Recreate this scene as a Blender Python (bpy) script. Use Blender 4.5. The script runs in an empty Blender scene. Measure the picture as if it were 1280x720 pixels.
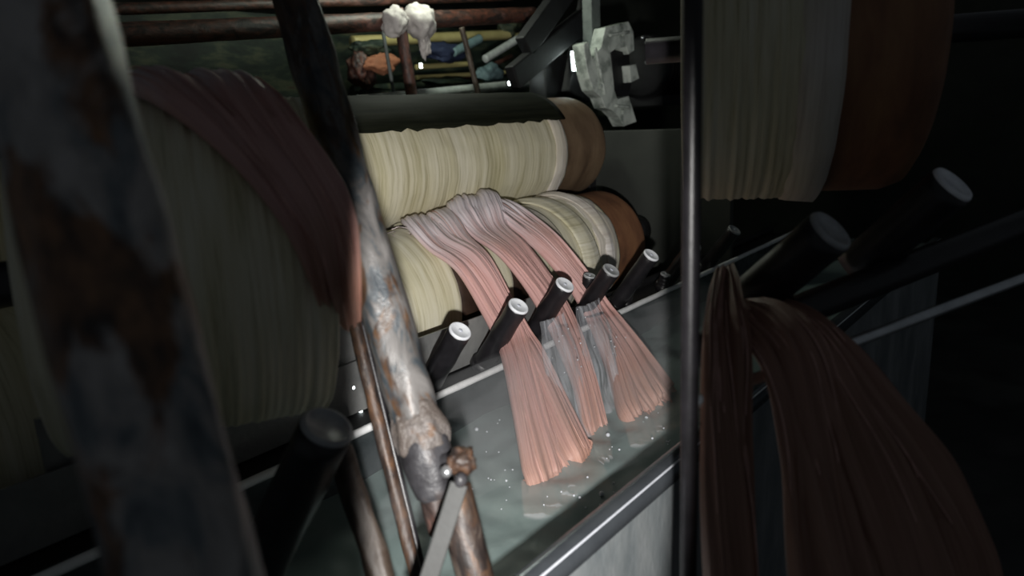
import bpy, bmesh, math, random
from mathutils import Vector, Matrix, noise
random.seed(7)
C = bpy.context.scene.collection
S = bpy.context.scene
PI = math.pi
R = math.radians
# ------------------------------------------------------------------ camera frame
F = 900.0
CAM = Vector((0, 0, 1.55))
Xc = Vector((771, 260, -900)).normalized()
def frame_up():
    a = -0.05
    c = 0.24
    for _ in range(34):
        b = math.sqrt(max(1e-6, 1 - a*a - c*c))
        c = (Xc.x*a + Xc.y*b) / -Xc.z
    return Vector((a, b, c)).normalized()
Uc = frame_up()
Yc = Uc.cross(Xc)
def cam2world(v):
    return Vector((v.dot(Xc), v.dot(Yc), v.dot(Uc)))
RW, UW, BW = cam2world(Vector((1,0,0))), cam2world(Vector((0,1,0))), cam2world(Vector((0,0,1)))
def ray(px, py):
    return RW*((px-640)/F) + UW*((360-py)/F) - BW
def at_y(px, py, y):
    d = ray(px, py); return CAM + d*(y/d.y)
def at_z(px, py, z):                       # z relative to the camera height
    d = ray(px, py); return CAM + d*(z/d.z)
def at_d(px, py, s):
    return CAM + ray(px, py)*s
def x_on(px, y, z):                        # world X of the point of line (y, z) seen at column px
    k = (px-640)/F
    # (X*RW.x+y*RW.y+z*RW.z) = -k*(X*BW.x+y*BW.y+z*BW.z)
    return -(y*(RW.y+k*BW.y) + z*(RW.z+k*BW.z)) / (RW.x + k*BW.x)
H = CAM.z
# ------------------------------------------------------------------ materials
def newmat(name):
    m = bpy.data.materials.new(name); m.use_nodes = True
    nt = m.node_tree; b = nt.nodes['Principled BSDF']
    return m, nt, b
def ramp(nt, fac, stops, interp='LINEAR'):
    r = nt.nodes.new('ShaderNodeValToRGB'); r.color_ramp.interpolation = interp
    e = r.color_ramp.elements
    while len(e) < len(stops): e.new(0.5)
    for i, (p, c) in enumerate(stops):
        e[i].position = p; e[i].color = (c[0], c[1], c[2], 1)
    nt.links.new(fac, r.inputs['Fac']); return r.outputs['Color']
def coords(nt, scale=(1,1,1), kind='Object', rot=(0,0,0)):
    t = nt.nodes.new('ShaderNodeTexCoord'); m = nt.nodes.new('ShaderNodeMapping')
    m.inputs['Scale'].default_value = scale; m.inputs['Rotation'].default_value = rot
    nt.links.new(t.outputs[kind], m.inputs['Vector']); return m.outputs['Vector']
def noise_tex(nt, vec, scale, detail=5, rough=0.6, dist=0.0):
    n = nt.nodes.new('ShaderNodeTexNoise'); n.inputs['Scale'].default_value = scale
    n.inputs['Detail'].default_value = detail; n.inputs['Roughness'].default_value = rough
    n.inputs['Distortion'].default_value = dist
    nt.links.new(vec, n.inputs['Vector']); return n.outputs['Fac']
def bump(nt, b, h, strength=0.4, dist=0.01):
    n = nt.nodes.new('ShaderNodeBump'); n.inputs['Strength'].default_value = strength
    n.inputs['Distance'].default_value = dist
    nt.links.new(h, n.inputs['Height']); nt.links.new(n.outputs['Normal'], b.inputs['Normal'])
def mixc(nt, fac, a, b, mode='MIX'):
    m = nt.nodes.new('ShaderNodeMix'); m.data_type = 'RGBA'; m.blend_type = mode
    if isinstance(fac, float): m.inputs[0].default_value = fac
    else: nt.links.new(fac, m.inputs[0])
    for i, v in ((6, a), (7, b)):
        if isinstance(v, tuple): m.inputs[i].default_value = (*v, 1)
        else: nt.links.new(v, m.inputs[i])
    return m.outputs[2]
def spotty(name, stops, scale=6, stretch=(1,1,1), rough=0.6, metal=0.0, bs=0.4, bd=0.004, detail=6, dist=0.3, coat=0):
    m, nt, b = newmat(name)
    v = coords(nt, stretch); n = noise_tex(nt, v, scale, detail, 0.62, dist)
    nt.links.new(ramp(nt, n, stops), b.inputs['Base Color'])
    b.inputs['Roughness'].default_value = rough; b.inputs['Metallic'].default_value = metal
    b.inputs['Coat Weight'].default_value = coat
    n2 = noise_tex(nt, v, scale*4, 4); bump(nt, b, n2, bs, bd)
    return m
def plain(name, col, rough=0.5, metal=0.0, var=0.25, scale=25, coat=0.0):
    c1 = tuple(max(0, x*(1-var)) for x in col); c2 = tuple(min(1, x*(1+var)) for x in col)
    return spotty(name, [(0.3, c1), (0.7, c2)], scale, rough=rough, metal=metal, bs=0.2, bd=0.002, coat=coat)
def rusty(name, paint=(0.092,0.087,0.084), dark=(0.020,0.026,0.032), rust=(0.085,0.045,0.022), deep=(0.03,0.018,0.014), rough=0.42, k=0.0):
    m, nt, b = newmat(name)
    v = coords(nt, (1, 1, 0.5))
    n1 = noise_tex(nt, v, 26, 7, 0.62, 0.6)
    base = ramp(nt, n1, [(0.36+k, dark), (0.44+k, (dark[0]*2.4, dark[1]*2.2, dark[2]*2)), (0.50+k, paint), (0.62+k, tuple(min(1, x*1.45) for x in paint))])
    v2 = coords(nt, (1, 1, 0.45), rot=(0.1, 0.2, 1.0))
    n2 = noise_tex(nt, v2, 17, 6, 0.65, 0.8)
    r = ramp(nt, n2, [(0.50-k, (0,0,0)), (0.57-k, (1,1,1))])
    n3 = noise_tex(nt, v, 60, 4)
    rc = ramp(nt, n3, [(0.35, deep), (0.6, rust), (0.75, (rust[0]*1.7, rust[1]*1.6, rust[2]*1.3))])
    sep = nt.nodes.new('ShaderNodeRGBToBW'); nt.links.new(r, sep.inputs[0])
    col = mixc(nt, sep.outputs[0], base, rc)
    nt.links.new(col, b.inputs['Base Color'])
    b.inputs['Roughness'].default_value = rough
    bump(nt, b, n1, 0.7, 0.006)
    return m
def yarnwrap(name, c1, c2, c3):
    m, nt, b = newmat(name)
    v = coords(nt, (2.2, 2.2, 55)); n = noise_tex(nt, v, 1.6, 8, 0.72, 0.1)
    v2 = coords(nt, (1.2, 1.2, 7)); n2 = noise_tex(nt, v2, 1.2, 3, 0.6, 0.4)
    a = ramp(nt, n, [(0.34, c1), (0.48, c2), (0.66, c3)])
    t = ramp(nt, n2, [(0.35, (0.78, 0.76, 0.62)), (0.7, (1, 1, 1))])
    nt.links.new(mixc(nt, 1.0, a, t, 'MULTIPLY'), b.inputs['Base Color'])
    b.inputs['Roughness'].default_value = 0.75
    b.inputs['Sheen Weight'].default_value = 0.15
    bump(nt, b, n, 0.3, 0.003)
    return m
def hankmat(name, top, mid, low, edge=0.30):
    m, nt, b = newmat(name)
    t = nt.nodes.new('ShaderNodeTexCoord')
    s = nt.nodes.new('ShaderNodeSeparateXYZ'); nt.links.new(t.outputs['UV'], s.inputs[0])
    mp = nt.nodes.new('ShaderNodeMapping'); mp.inputs['Scale'].default_value = (34, 1.6, 1)
    nt.links.new(t.outputs['UV'], mp.inputs['Vector'])
    n = noise_tex(nt, mp.outputs['Vector'], 1.3, 7, 0.65, 0.25)
    mp2 = nt.nodes.new('ShaderNodeMapping'); mp2.inputs['Scale'].default_value = (5, 5, 1)
    nt.links.new(t.outputs['UV'], mp2.inputs['Vector'])
    n2 = noise_tex(nt, mp2.outputs['Vector'], 1.2, 3)
    ad = nt.nodes.new('ShaderNodeMath'); ad.operation = 'MULTIPLY_ADD'
    nt.links.new(n2, ad.inputs[0]); ad.inputs[1].default_value = 0.30; nt.links.new(s.outputs['Y'], ad.inputs[2])
    base = ramp(nt, ad.outputs[0], [(edge-0.06, top), (edge+0.14, mid), (edge+0.42, mid), (edge+0.62, low)])
    st = ramp(nt, n, [(0.30, (0.68, 0.56, 0.52)), (0.46, (0.92, 0.90, 0.90)), (0.68, (1.05, 1.05, 1.05))])
    nt.links.new(mixc(nt, 1.0, base, st, 'MULTIPLY'), b.inputs['Base Color'])
    b.inputs['Roughness'].default_value = 0.55
    b.inputs['Subsurface Weight'].default_value = 0.0
    b.inputs['Coat Weight'].default_value = 0.12; b.inputs['Coat Roughness'].default_value = 0.35
    bump(nt, b, n, 0.55, 0.005)
    return m
def emit(name, col, st):
    m, nt, b = newmat(name); b.inputs['Base Color'].default_value = (*col, 1)
    b.inputs['Emission Color'].default_value = (*col, 1); b.inputs['Emission Strength'].default_value = st
    return m
M = {}
M['pipe'] = rusty('flaking_paint_pipe')
M['nearpipe'] = rusty('flaking_paint_near', paint=(0.30,0.28,0.27), dark=(0.07,0.085,0.10), rust=(0.22,0.11,0.055))
M['rust'] = rusty('rusted_pipe', paint=(0.075,0.058,0.048), dark=(0.016,0.012,0.011), rust=(0.08,0.042,0.024), k=0.06, rough=0.5)
M['rustred'] = rusty('red_rust', paint=(0.11,0.055,0.045), dark=(0.02,0.014,0.013), rust=(0.12,0.045,0.03), k=0.05, rough=0.55)
M['tan_rust'] = rusty('tan_rust', paint=(0.065,0.05,0.04), dark=(0.02,0.015,0.012), rust=(0.045,0.028,0.018), k=0.0, rough=0.5)
M['dkpipe'] = spotty('dark_joint', [(0.3,(0.016,0.015,0.017)), (0.55,(0.042,0.041,0.045)), (0.75,(0.08,0.06,0.052))], 18, rough=0.45, bs=0.6)
M['collar'] = spotty('crusted_collar', [(0.3,(0.04,0.027,0.022)), (0.45,(0.09,0.075,0.066)), (0.6,(0.14,0.125,0.118)), (0.72,(0.12,0.06,0.026))], 22, rough=0.5, bs=0.8, bd=0.008)
M['yarn'] = yarnwrap('cream_yarn_wrap', (0.40,0.36,0.24), (0.64,0.60,0.45), (0.78,0.74,0.61))
M['yarn2'] = yarnwrap('cream_cloth_wrap', (0.50,0.46,0.32), (0.74,0.70,0.55), (0.84,0.81,0.70))
M['band'] = yarnwrap('white_cloth_band', (0.52,0.46,0.42), (0.66,0.61,0.57), (0.78,0.74,0.71))
M['wood'] = spotty('brown_roller_end', [(0.3,(0.12,0.055,0.03)), (0.5,(0.22,0.10,0.05)), (0.7,(0.30,0.15,0.07))], 5, (1,1,3), rough=0.6, bs=0.4)
M['wood_pale'] = spotty('tan_roller_end', [(0.3,(0.09,0.055,0.032)), (0.5,(0.16,0.105,0.062)), (0.7,(0.22,0.15,0.09))], 5, (1,1,3), rough=0.6, bs=0.4)
M['black'] = plain('black_rubber', (0.012,0.011,0.013), 0.38, var=0.4)
M['core'] = plain('dark_core_and_shade', (0.035,0.02,0.014), 0.4, var=0.3)
M['crest_shade'] = yarnwrap('crest_shade_dark', (0.006,0.008,0.005), (0.012,0.014,0.009), (0.020,0.022,0.015))
M['crest_shade'].node_tree.nodes['Principled BSDF'].inputs['Specular IOR Level'].default_value = 0.1
M['crest_shade'].node_tree.nodes['Principled BSDF'].inputs['Sheen Weight'].default_value = 0
M['iron'] = plain('black_iron', (0.007,0.0072,0.008), 0.6, var=0.5)
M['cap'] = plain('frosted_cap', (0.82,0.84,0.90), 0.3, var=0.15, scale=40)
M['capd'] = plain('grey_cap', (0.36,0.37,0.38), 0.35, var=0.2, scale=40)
M['capring'] = plain('clear_rim', (0.60,0.62,0.70), 0.2, var=0.1)
M['steel'] = spotty('wet_steel', [(0.3,(0.05,0.06,0.065)), (0.7,(0.11,0.125,0.13))], 10, rough=0.25, metal=0.3, bs=0.25)
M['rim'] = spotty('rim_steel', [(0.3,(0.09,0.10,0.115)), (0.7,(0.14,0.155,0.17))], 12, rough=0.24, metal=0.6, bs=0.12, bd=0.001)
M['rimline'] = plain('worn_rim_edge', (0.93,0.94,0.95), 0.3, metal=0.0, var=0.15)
M['rimshine'] = plain('rim_shine_pale', (0.62,0.64,0.70), 0.3, metal=0.1, var=0.1)
M['bright'] = plain('bright_steel', (0.62,0.64,0.66), 0.28, metal=0.85, var=0.15)
M['tankwall'] = spotty('mottled_tank_wall', [(0.25,(0.10,0.12,0.13)), (0.5,(0.19,0.205,0.21)), (0.75,(0.33,0.34,0.35))], 7, (1,1,0.5), rough=0.6, bs=0.5)
M['plate'] = spotty('grey_plate', [(0.3,(0.12,0.125,0.125)), (0.7,(0.22,0.22,0.215))], 9, rough=0.35, bs=0.4)
M['panel'] = spotty('dark_side_panel', [(0.3,(0.030,0.033,0.029)), (0.7,(0.048,0.052,0.045))], 2.5, rough=0.6, bs=0.2)
M['cast'] = spotty('pale_green_casting', [(0.28,(0.12,0.14,0.12)), (0.42,(0.34,0.38,0.34)), (0.52,(0.58,0.63,0.57)), (0.75,(0.74,0.80,0.72))], 11, rough=0.5, bs=0.4)
M['strapm'] = plain('dull_strap', (0.018,0.019,0.018), 0.6)
M['castd'] = plain('dim_green_post', (0.13,0.15,0.14), 0.55)
M['bamboo'] = spotty('yellow_bamboo', [(0.3,(0.28,0.24,0.09)), (0.7,(0.60,0.53,0.24))], 5, (1,1,.6), rough=0.55)
M['ledge'] = plain('pale_ledge', (0.50,0.54,0.52), 0.5)
M['rag'] = spotty('dirty_white_rag', [(0.3,(0.22,0.20,0.19)), (0.6,(0.58,0.54,0.52)), (0.8,(0.70,0.68,0.66))], 7, rough=0.85, bs=0.6)
M['orange'] = plain('orange_cloth', (0.28,0.11,0.055), 0.8)
M['blue'] = plain('blue_cloth', (0.015,0.024,0.06), 0.8)
M['teal'] = plain('grey_teal_cloth', (0.14,0.22,0.23), 0.7)
M['green'] = spotty('green_clutter', [(0.35,(0.006,0.01,0.008)), (0.5,(0.016,0.03,0.02)), (0.62,(0.07,0.08,0.045)), (0.72,(0.05,0.02,0.015))], 5, (1,1,3), rough=0.7)
M['pink'] = hankmat('pink_hank', (0.84,0.77,0.80), (0.66,0.39,0.36), (0.54,0.30,0.23), edge=0.40)
M['pink2'] = hankmat('pink_hank_blush', (0.84,0.78,0.82), (0.66,0.39,0.36), (0.54,0.30,0.23), edge=0.38)
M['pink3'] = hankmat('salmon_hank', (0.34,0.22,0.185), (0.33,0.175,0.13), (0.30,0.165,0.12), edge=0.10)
M['fray'] = plain('pale_fray', (0.70,0.60,0.58), 0.85)
M['floor'] = spotty('wet_concrete', [(0.3,(0.03,0.032,0.034)), (0.7,(0.09,0.09,0.088))], 3, rough=0.3, bs=0.3)
M['wall'] = spotty('sooty_wall', [(0.3,(0.018,0.022,0.018)), (0.7,(0.05,0.055,0.045))], 2, rough=0.8)
M['foam'] = plain('foam', (0.60,0.63,0.68), 0.3, var=0.1)
def water_mat():
    m, nt, b = newmat('milky_dye_water')
    v = coords(nt, (1,1,1)); n = noise_tex(nt, v, 3.2, 5, 0.6, 0.8)
    nt.links.new(ramp(nt, n, [(0.32,(0.25,0.33,0.32)), (0.55,(0.30,0.38,0.37)), (0.75,(0.36,0.43,0.42))]), b.inputs['Base Color'])
    b.inputs['Roughness'].default_value = 0.32
    b.inputs['IOR'].default_value = 1.33
    n2 = noise_tex(nt, v, 22, 4, 0.55, 0.6); bump(nt, b, n2, 0.12, 0.01)
    return m
M['water'] = water_mat(); M['water'].node_tree.nodes['Principled BSDF'].inputs['Alpha'].default_value = 0.60
def spray_mat():
    m, nt, b = newmat('water_sheet')
    t = nt.nodes.new('ShaderNodeTexCoord')
    mp = nt.nodes.new('ShaderNodeMapping'); mp.inputs['Scale'].default_value = (9, 1.6, 1)
    nt.links.new(t.outputs['UV'], mp.inputs['Vector'])
    n = noise_tex(nt, mp.outputs['Vector'], 1.4, 6, 0.65, 0.6)
    a = ramp(nt, n, [(0.36,(0.03,0.03,0.03)), (0.78,(0.42,0.42,0.42))])
    bw = nt.nodes.new('ShaderNodeRGBToBW'); nt.links.new(a, bw.inputs[0])
    nt.links.new(bw.outputs[0], b.inputs['Alpha'])
    b.inputs['Base Color'].default_value = (0.78, 0.80, 0.86, 1); b.inputs['Roughness'].default_value = 0.2
    bump(nt, b, n, 0.5, 0.01)
    return m
M['spray'] = spray_mat()
# ------------------------------------------------------------------ object helpers
def tag(o, label=None, cat=None, group=None, kind=None):
    if label: o['label'] = label
    if cat: o['category'] = cat
    if group: o['group'] = group
    if kind: o['kind'] = kind
    return o
def empty(name, loc, label, cat, group=None, rot=None):
    o = bpy.data.objects.new(name, None); C.objects.link(o); o.location = loc
    if rot is not None: o.rotation_euler = rot
    return tag(o, label, cat, group)
def build(name, bm, mat, parent=None, matrix=None, smooth=True, mats=None):
    bmesh.ops.recalc_face_normals(bm, faces=bm.faces)
    me = bpy.data.meshes.new(name); bm.to_mesh(me); bm.free()
    if smooth:
        for p in me.polygons: p.use_smooth = True
    for mm in (mats or [mat]): me.materials.append(mm)
    o = bpy.data.objects.new(name, me); C.objects.link(o)
    if parent is not None: o.parent = parent
    if matrix is not None: o.matrix_local = matrix
    return o
def lathe(prof, seg=48, amp=0.0, nf=6.0, seed=0, closed=True):
    """revolve (z, r) about local z with a rough surface"""
    bm = bmesh.new(); rings = []
    for z, r in prof:
        ring = []
        for i in range(seg):
            a = 2*PI*i/seg
            d = 0
            if amp and r > 1e-4:
                d = amp*noise.noise(Vector((math.cos(a)*r*nf*3 + seed, math.sin(a)*r*nf*3, z*nf)))
            ring.append(bm.verts.new(((r+d)*math.cos(a), (r+d)*math.sin(a), z)))
        rings.append(ring)
    for q in range(len(rings)-1):
        for i in range(seg):
            j = (i+1) % seg
            bm.faces.new((rings[q][i], rings[q][j], rings[q+1][j], rings[q+1][i]))
    if closed:
        bm.faces.new(list(reversed(rings[0]))); bm.faces.new(rings[-1])
    return bm
def axis_matrix(a, b):
    """local z from a towards b, origin at a"""
    d = (b-a); q = d.to_track_quat('Z', 'Y')
    return Matrix.Translation(a) @ q.to_matrix().to_4x4(), d.length
def pipe_prof(L, r, n=40, bevel=0.15):
    p = [(0, r*(1-bevel)), (r*bevel, r)]
    for i in range(1, n): p.append((r*bevel + (L-2*r*bevel)*i/n, r))
    p += [(L-r*bevel, r), (L, r*(1-bevel))]
    return p
def pipe(name, a, b, r, mat, parent=None, amp=0.0, nf=9, seed=0, seg=28, n=40):
    mx, L = axis_matrix(a, b)
    if parent is not None: mx = Matrix.Translation(-parent.location) @ mx
    return build(name, lathe(pipe_prof(L, r, n), seg, amp, nf, seed), mat, parent, mx)
def box_bm(bm, c, s, rot=None, bevel=0.0):
    r = bmesh.ops.create_cube(bm, size=1.0)
    vs = r['verts']
    m = Matrix.Diagonal((*s, 1))
    if rot is not None: m = rot.to_4x4() @ m
    bmesh.ops.transform(bm, matrix=Matrix.Translation(c) @ m, verts=vs)
    if bevel > 0:
        es = list({e for v in vs for e in v.link_edges})
        bmesh.ops.bevel(bm, geom=es, offset=bevel, segments=2, affect='EDGES', profile=0.6)
def box(name, c, s, mat, parent=None, bevel=0.004, rot=None):
    bm = bmesh.new()
    box_bm(bm, Vector((0,0,0)), s, None, bevel)
    mx = Matrix.Translation(Vector(c) - (parent.location if parent is not None else Vector()))
    if rot is not None: mx = mx @ rot.to_4x4()
    return build(name, bm, mat, parent, mx, smooth=False)
def extrude_poly(name, pts, axis, depth, mat, parent=None, bevel=0.003):
    """world outline points (Vectors, planar), extruded along axis by depth"""
    bm = bmesh.new(); off = parent.location if parent is not None else Vector()
    f = [bm.verts.new(p-off) for p in pts]; g = [bm.verts.new(p-off+axis*depth) for p in pts]
    bm.faces.new(f); bm.faces.new(list(reversed(g)))
    n = len(pts)
    for i in range(n): bm.faces.new((f[i], f[(i+1)%n], g[(i+1)%n], g[i]))
    bmesh.ops.recalc_face_normals(bm, faces=bm.faces)
    if bevel: bmesh.ops.bevel(bm, geom=list(bm.edges), offset=bevel, segments=1, affect='EDGES')
    return build(name, bm, mat, parent, None, smooth=False)
def lump(name, c, s, mat, parent=None, amp=0.35, nf=2.2, seed=0, rot=None, sub=4):
    bm = bmesh.new(); bmesh.ops.create_icosphere(bm, subdivisions=sub, radius=1)
    for v in bm.verts:
        p = v.co.copy()
        d = 1 + amp*noise.fractal(p*nf + Vector((seed, seed*1.7, 0)), 0.8, 2.0, 4)
        v.co = Vector((p.x*s[0], p.y*s[1], p.z*s[2]))*d
    mx = Matrix.Translation(Vector(c) - (parent.location if parent is not None else Vector()))
    if rot is not None: mx = mx @ rot.to_4x4()
    return build(name, bm, mat, parent, mx)
def catmull(pts, per=14):
    out = []
    P = [pts[0]] + list(pts) + [pts[-1]]
    for i in range(1, len(P)-2):
        for k in range(per):
            t = k/per; a, b, c, d = P[i-1], P[i], P[i+1], P[i+2]
            out.append(tuple(0.5*((2*b[j]) + (-a[j]+c[j])*t + (2*a[j]-5*b[j]+4*c[j]-d[j])*t*t + (-a[j]+3*b[j]-3*c[j]+d[j])*t**3) for j in range(len(a))))
    out.append(tuple(P[-2])); return out
def hank_bm(path, side, nfold=9, fold=0.35, seed=0, N=120, flip=1, roll=None):
    """path: list of (x, y, z, width, thick). side: lateral direction. Folded fibrous bundle."""
    bm = bmesh.new(); uvl = bm.loops.layers.uv.new('UVMap')
    sm = catmull(path, 16); rings = []; n = len(sm)
    for i, p in enumerate(sm):
        c = Vector(p[:3]); w, t = p[3], p[4]
        a = Vector(sm[max(0, i-1)][:3]); b = Vector(sm[min(n-1, i+1)][:3])
        tan = (b-a).normalized(); s = (side - tan*side.dot(tan)).normalized(); nn = tan.cross(s)*flip
        v = i/(n-1); ring = []
        for k in range(N):
            th = 2*PI*k/N; u = math.cos(th)
            fo = noise.noise(Vector((u*nfold*0.5 + seed, v*1.6, seed)))*fold*1.6 + noise.noise(Vector((u*nfold*1.7 + seed, v*2.2, 4+seed)))*fold*0.8
            fi = noise.noise(Vector((u*34 + seed, v*3.5, 9+seed)))*0.13
            edge = noise.noise(Vector((v*6, (1 if u > 0 else -1)*3.3, seed)))*0.07*w
            h = t*0.5*(math.copysign(abs(math.sin(th))**0.7, math.sin(th)) + (fo+fi)*(1 if math.sin(th) > 0 else 0.4)*(1-abs(u)**6*0.5))
            lat = u*w*0.5 + edge*u*(1 if u > 0 else -1)*(1 if u > 0 else -1)
            ring.append(bm.verts.new(c + s*lat + nn*h))
        rings.append(ring)
    for i in range(n-1):
        for k in range(N):
            j = (k+1) % N
            f = bm.faces.new((rings[i][k], rings[i][j], rings[i+1][j], rings[i+1][k]))
            us = [math.cos(2*PI*kk/N)*0.5+0.5 for kk in (k, k+1, k+1, k)]; vs = [i/(n-1), i/(n-1), (i+1)/(n-1), (i+1)/(n-1)]
            for l, uu, vv in zip(f.loops, us, vs): l[uvl].uv = (uu, vv)
    bm.faces.new(list(reversed(rings[0]))); bm.faces.new(rings[-1])
    return bm, sm
def strands_bm(sm, side, count, r=0.0016, spread=1.05, lift=0.5, seed=0, lo=0.0, hi=1.0):
    rnd = random.Random(seed); bm = bmesh.new(); n = len(sm)
    for q in range(count):
        u0 = rnd.uniform(-1, 1); u1 = max(-1.1, min(1.1, u0 + rnd.uniform(-.35, .35)))
        i0 = int(n*rnd.uniform(lo, max(lo, hi-0.45))); i1 = min(n-1, i0 + int(n*rnd.uniform(0.25, 0.6)))
        prev = None
        for i in range(i0, i1):
            f = (i-i0)/max(1, (i1-i0)); p = sm[i]; c = Vector(p[:3])
            a = Vector(sm[max(0, i-1)][:3]); b = Vector(sm[min(n-1, i+1)][:3])
            tan = (b-a).normalized(); s = (side - tan*side.dot(tan)).normalized(); nn = tan.cross(s)
            u = u0*(1-f)+u1*f
            pos = c + s*u*p[3]*0.5*spread + nn*(p[4]*lift*math.sqrt(max(0.05, 1-min(1, u*u))) + 0.002*math.sin(f*9+q))
            ring = [bm.verts.new(pos + s*r*math.cos(x) + nn*r*math.sin(x)) for x in (0, PI/2, PI, 1.5*PI)]
            if prev:
                for k in range(4): bm.faces.new((prev[k], prev[(k+1)%4], ring[(k+1)%4], ring[k]))
            prev = ring
    return bm
# ------------------------------------------------------------------ machine dimensions
ZR, YB, YF = -0.62, 1.127, 0.543            # rim height (below camera), back rim, front rim
ZW = -0.725                                 # water
LY, LZ, LR = 1.517, -0.508, 0.207           # lower roller
UY, UZ, UR = 1.745, -0.150, 0.205           # upper roller
XL, XR_T = -0.25, 3.4
# ------------------------------------------------------------------ setting
box('floor', (2.5, 1.2, -0.05), (9, 9, 0.1), M['floor'], bevel=0)['kind'] = 'structure'
box('wall_back', (2.5, 5.3, 1.7), (9, 0.1, 3.4), M['wall'], bevel=0)['kind'] = 'structure'
box('wall_right', (6.95, 1.2, 1.7), (0.1, 8.3, 3.4), M['wall'], bevel=0)['kind'] = 'structure'
box('ceiling', (2.5, 2.9, 3.35), (9, 5.0, 0.1), M['wall'], bevel=0)['kind'] = 'structure'

# ------------------------------------------------------------------ rollers
XROT = Matrix.Rotation(PI/2, 4, 'Y')
def roller(name, label, y, z, r, x0, xband, xend, xtip, wrap, endmat, seed, bandw, gaps=None):
    root = empty(name, (x0, y, H+z), label, 'roller')
    L = xband - x0
    prof = [(0, 0.03), (0, r*0.97)]
    n = 240
    for i in range(n+1):
        zz = L*i/n
        rr = r + 0.0012*noise.noise(Vector((zz*22, seed, 0))) + 0.004*noise.noise(Vector((zz*4, seed, 3)))
        if gaps:
            for g0, g1 in gaps:
                if g0 < x0+zz < g1: rr = r*0.90
        prof.append((0.003 + zz, rr))
    build('yarn_wrap', lathe(prof, 96, 0.003, 9, seed, True), wrap, root, XROT)
    for g0, g1 in (gaps or []):
        build('core_shade_ring', lathe([(g0-x0-0.004, r*0.93), (g0-x0-0.003, r*0.945), (g1-x0+0.003, r*0.945), (g1-x0+0.004, r*0.93)], 64, 0.001, 6), M['core'], root, XROT)  # bare core rings; their dark color also stands for shade under the hanks
    bz = xband-x0
    prof = [(bz-bandw, r*0.985)]
    for i in range(30):
        f = i/29
        prof.append((bz-bandw+bandw*f, r + 0.010*math.sin(PI*min(1, f*1.0+0.05))**0.6 + 0.003*noise.noise(Vector((f*9, seed, 1)))))
    prof.append((bz+0.002, r*0.95))
    build('cloth_band', lathe(prof, 96, 0.010, 5, seed+3), M['band'], root, XROT)
    ez = xend-x0
    re = r*0.955
    prof = [(bz-0.01, re)] + [(bz + (ez-bz)*i/20, re) for i in range(21)]
    for i in range(1, 9):
        a = i/8*PI/2
        prof.append((ez + 0.045*math.sin(a), re - 0.045*(1-math.cos(a))))
    prof += [(ez+0.045, 0.06), (ez+0.045, 0.02)]
    build('wooden_end', lathe(prof, 96, 0.002, 6, seed), endmat, root, XROT)
    prof = [(ez+0.03, 0.034), (xtip-x0, 0.034)]
    build('axle', lathe(prof, 32), M['black'], root, XROT)
    return root
ux_band = x_on(704, UY-UR*0.9, UZ); ux_end = x_on(757, UY-UR*0.9, UZ) - 0.03
lx_band = x_on(771, LY-LR*0.95, LZ+0.04); lx_end = x_on(809, LY-LR*0.95, LZ+0.04) - 0.03
print('roller ends', ux_band, ux_end, lx_band, lx_end)
roller('yarn_roller', 'upper cream yarn-wound roller with a tan wooden end, above the pink hanks', UY, UZ, UR, XL, ux_band, ux_end, ux_end+0.14, M['yarn'], M['wood_pale'], 2, 0.07)
gx = lambda px: x_on(px, LY-LR*0.97, LZ+LR*0.1)
lr = roller('yarn_roller', 'lower cream yarn-wound roller with reddish brown end, pink hanks draped over it', LY, LZ, LR, XL, lx_band, lx_end, lx_end+0.17, M['yarn2'], M['wood'], 11, 0.12, gaps=[(gx(576), gx(606)), (gx(640), gx(662))])
# dark curved strip added to stand for shade on the upper roller crest
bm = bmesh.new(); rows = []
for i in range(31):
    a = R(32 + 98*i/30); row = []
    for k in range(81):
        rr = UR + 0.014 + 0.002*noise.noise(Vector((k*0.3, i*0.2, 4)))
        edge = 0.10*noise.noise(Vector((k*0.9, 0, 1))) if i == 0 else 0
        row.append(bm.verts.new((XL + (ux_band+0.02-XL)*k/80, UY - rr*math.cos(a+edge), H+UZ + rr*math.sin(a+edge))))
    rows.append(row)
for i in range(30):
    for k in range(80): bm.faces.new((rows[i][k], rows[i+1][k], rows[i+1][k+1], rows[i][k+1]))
gd = build('crest_shade_strip', bm, M['crest_shade']); sm_ = gd.modifiers.new('s', 'SOLIDIFY'); sm_.thickness = 0.005
tag(gd, 'added dark curved strip standing for shade on the crest of the upper roller', 'cover')
# loose cloth turns on the lower roller
def turn(root, x, w, lean, seed, mat, arc=(-60, 200), lift=0.006):
    bm = bmesh.new(); rows = []
    K = 60
    for i in range(K+1):
        a = R(arc[0] + (arc[1]-arc[0])*i/K)
        row = []
        for k in range(13):
            f = k/12-0.5
            xx = x + w*f*(1+0.25*noise.noise(Vector((i*0.08, seed, 0)))) + lean*(i/K-0.5)
            rr = LR + lift + 0.008*math.cos(PI*f) + 0.005*noise.noise(Vector((f*7+seed, i*0.1, 1)))
            row.append(bm.verts.new((xx-root.location.x, -rr*math.cos(a), rr*math.sin(a))))
        rows.append(row)
    for i in range(K):
        for k in range(12): bm.faces.new((rows[i][k], rows[i+1][k], rows[i+1][k+1], rows[i][k+1]))
    o = build('loose_wrap', bm, mat, root)
    s = o.modifiers.new('s', 'SOLIDIFY'); s.thickness = 0.006
    return o
turn(lr, lx_band-0.21, 0.10, -0.12, 3, M['yarn2']); turn(lr, lx_band-0.36, 0.09, -0.14, 7, M['band'], lift=0.003)
turn(lr, lx_band-0.08, 0.05, -0.05, 9, M['band'], lift=0.010)

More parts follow.
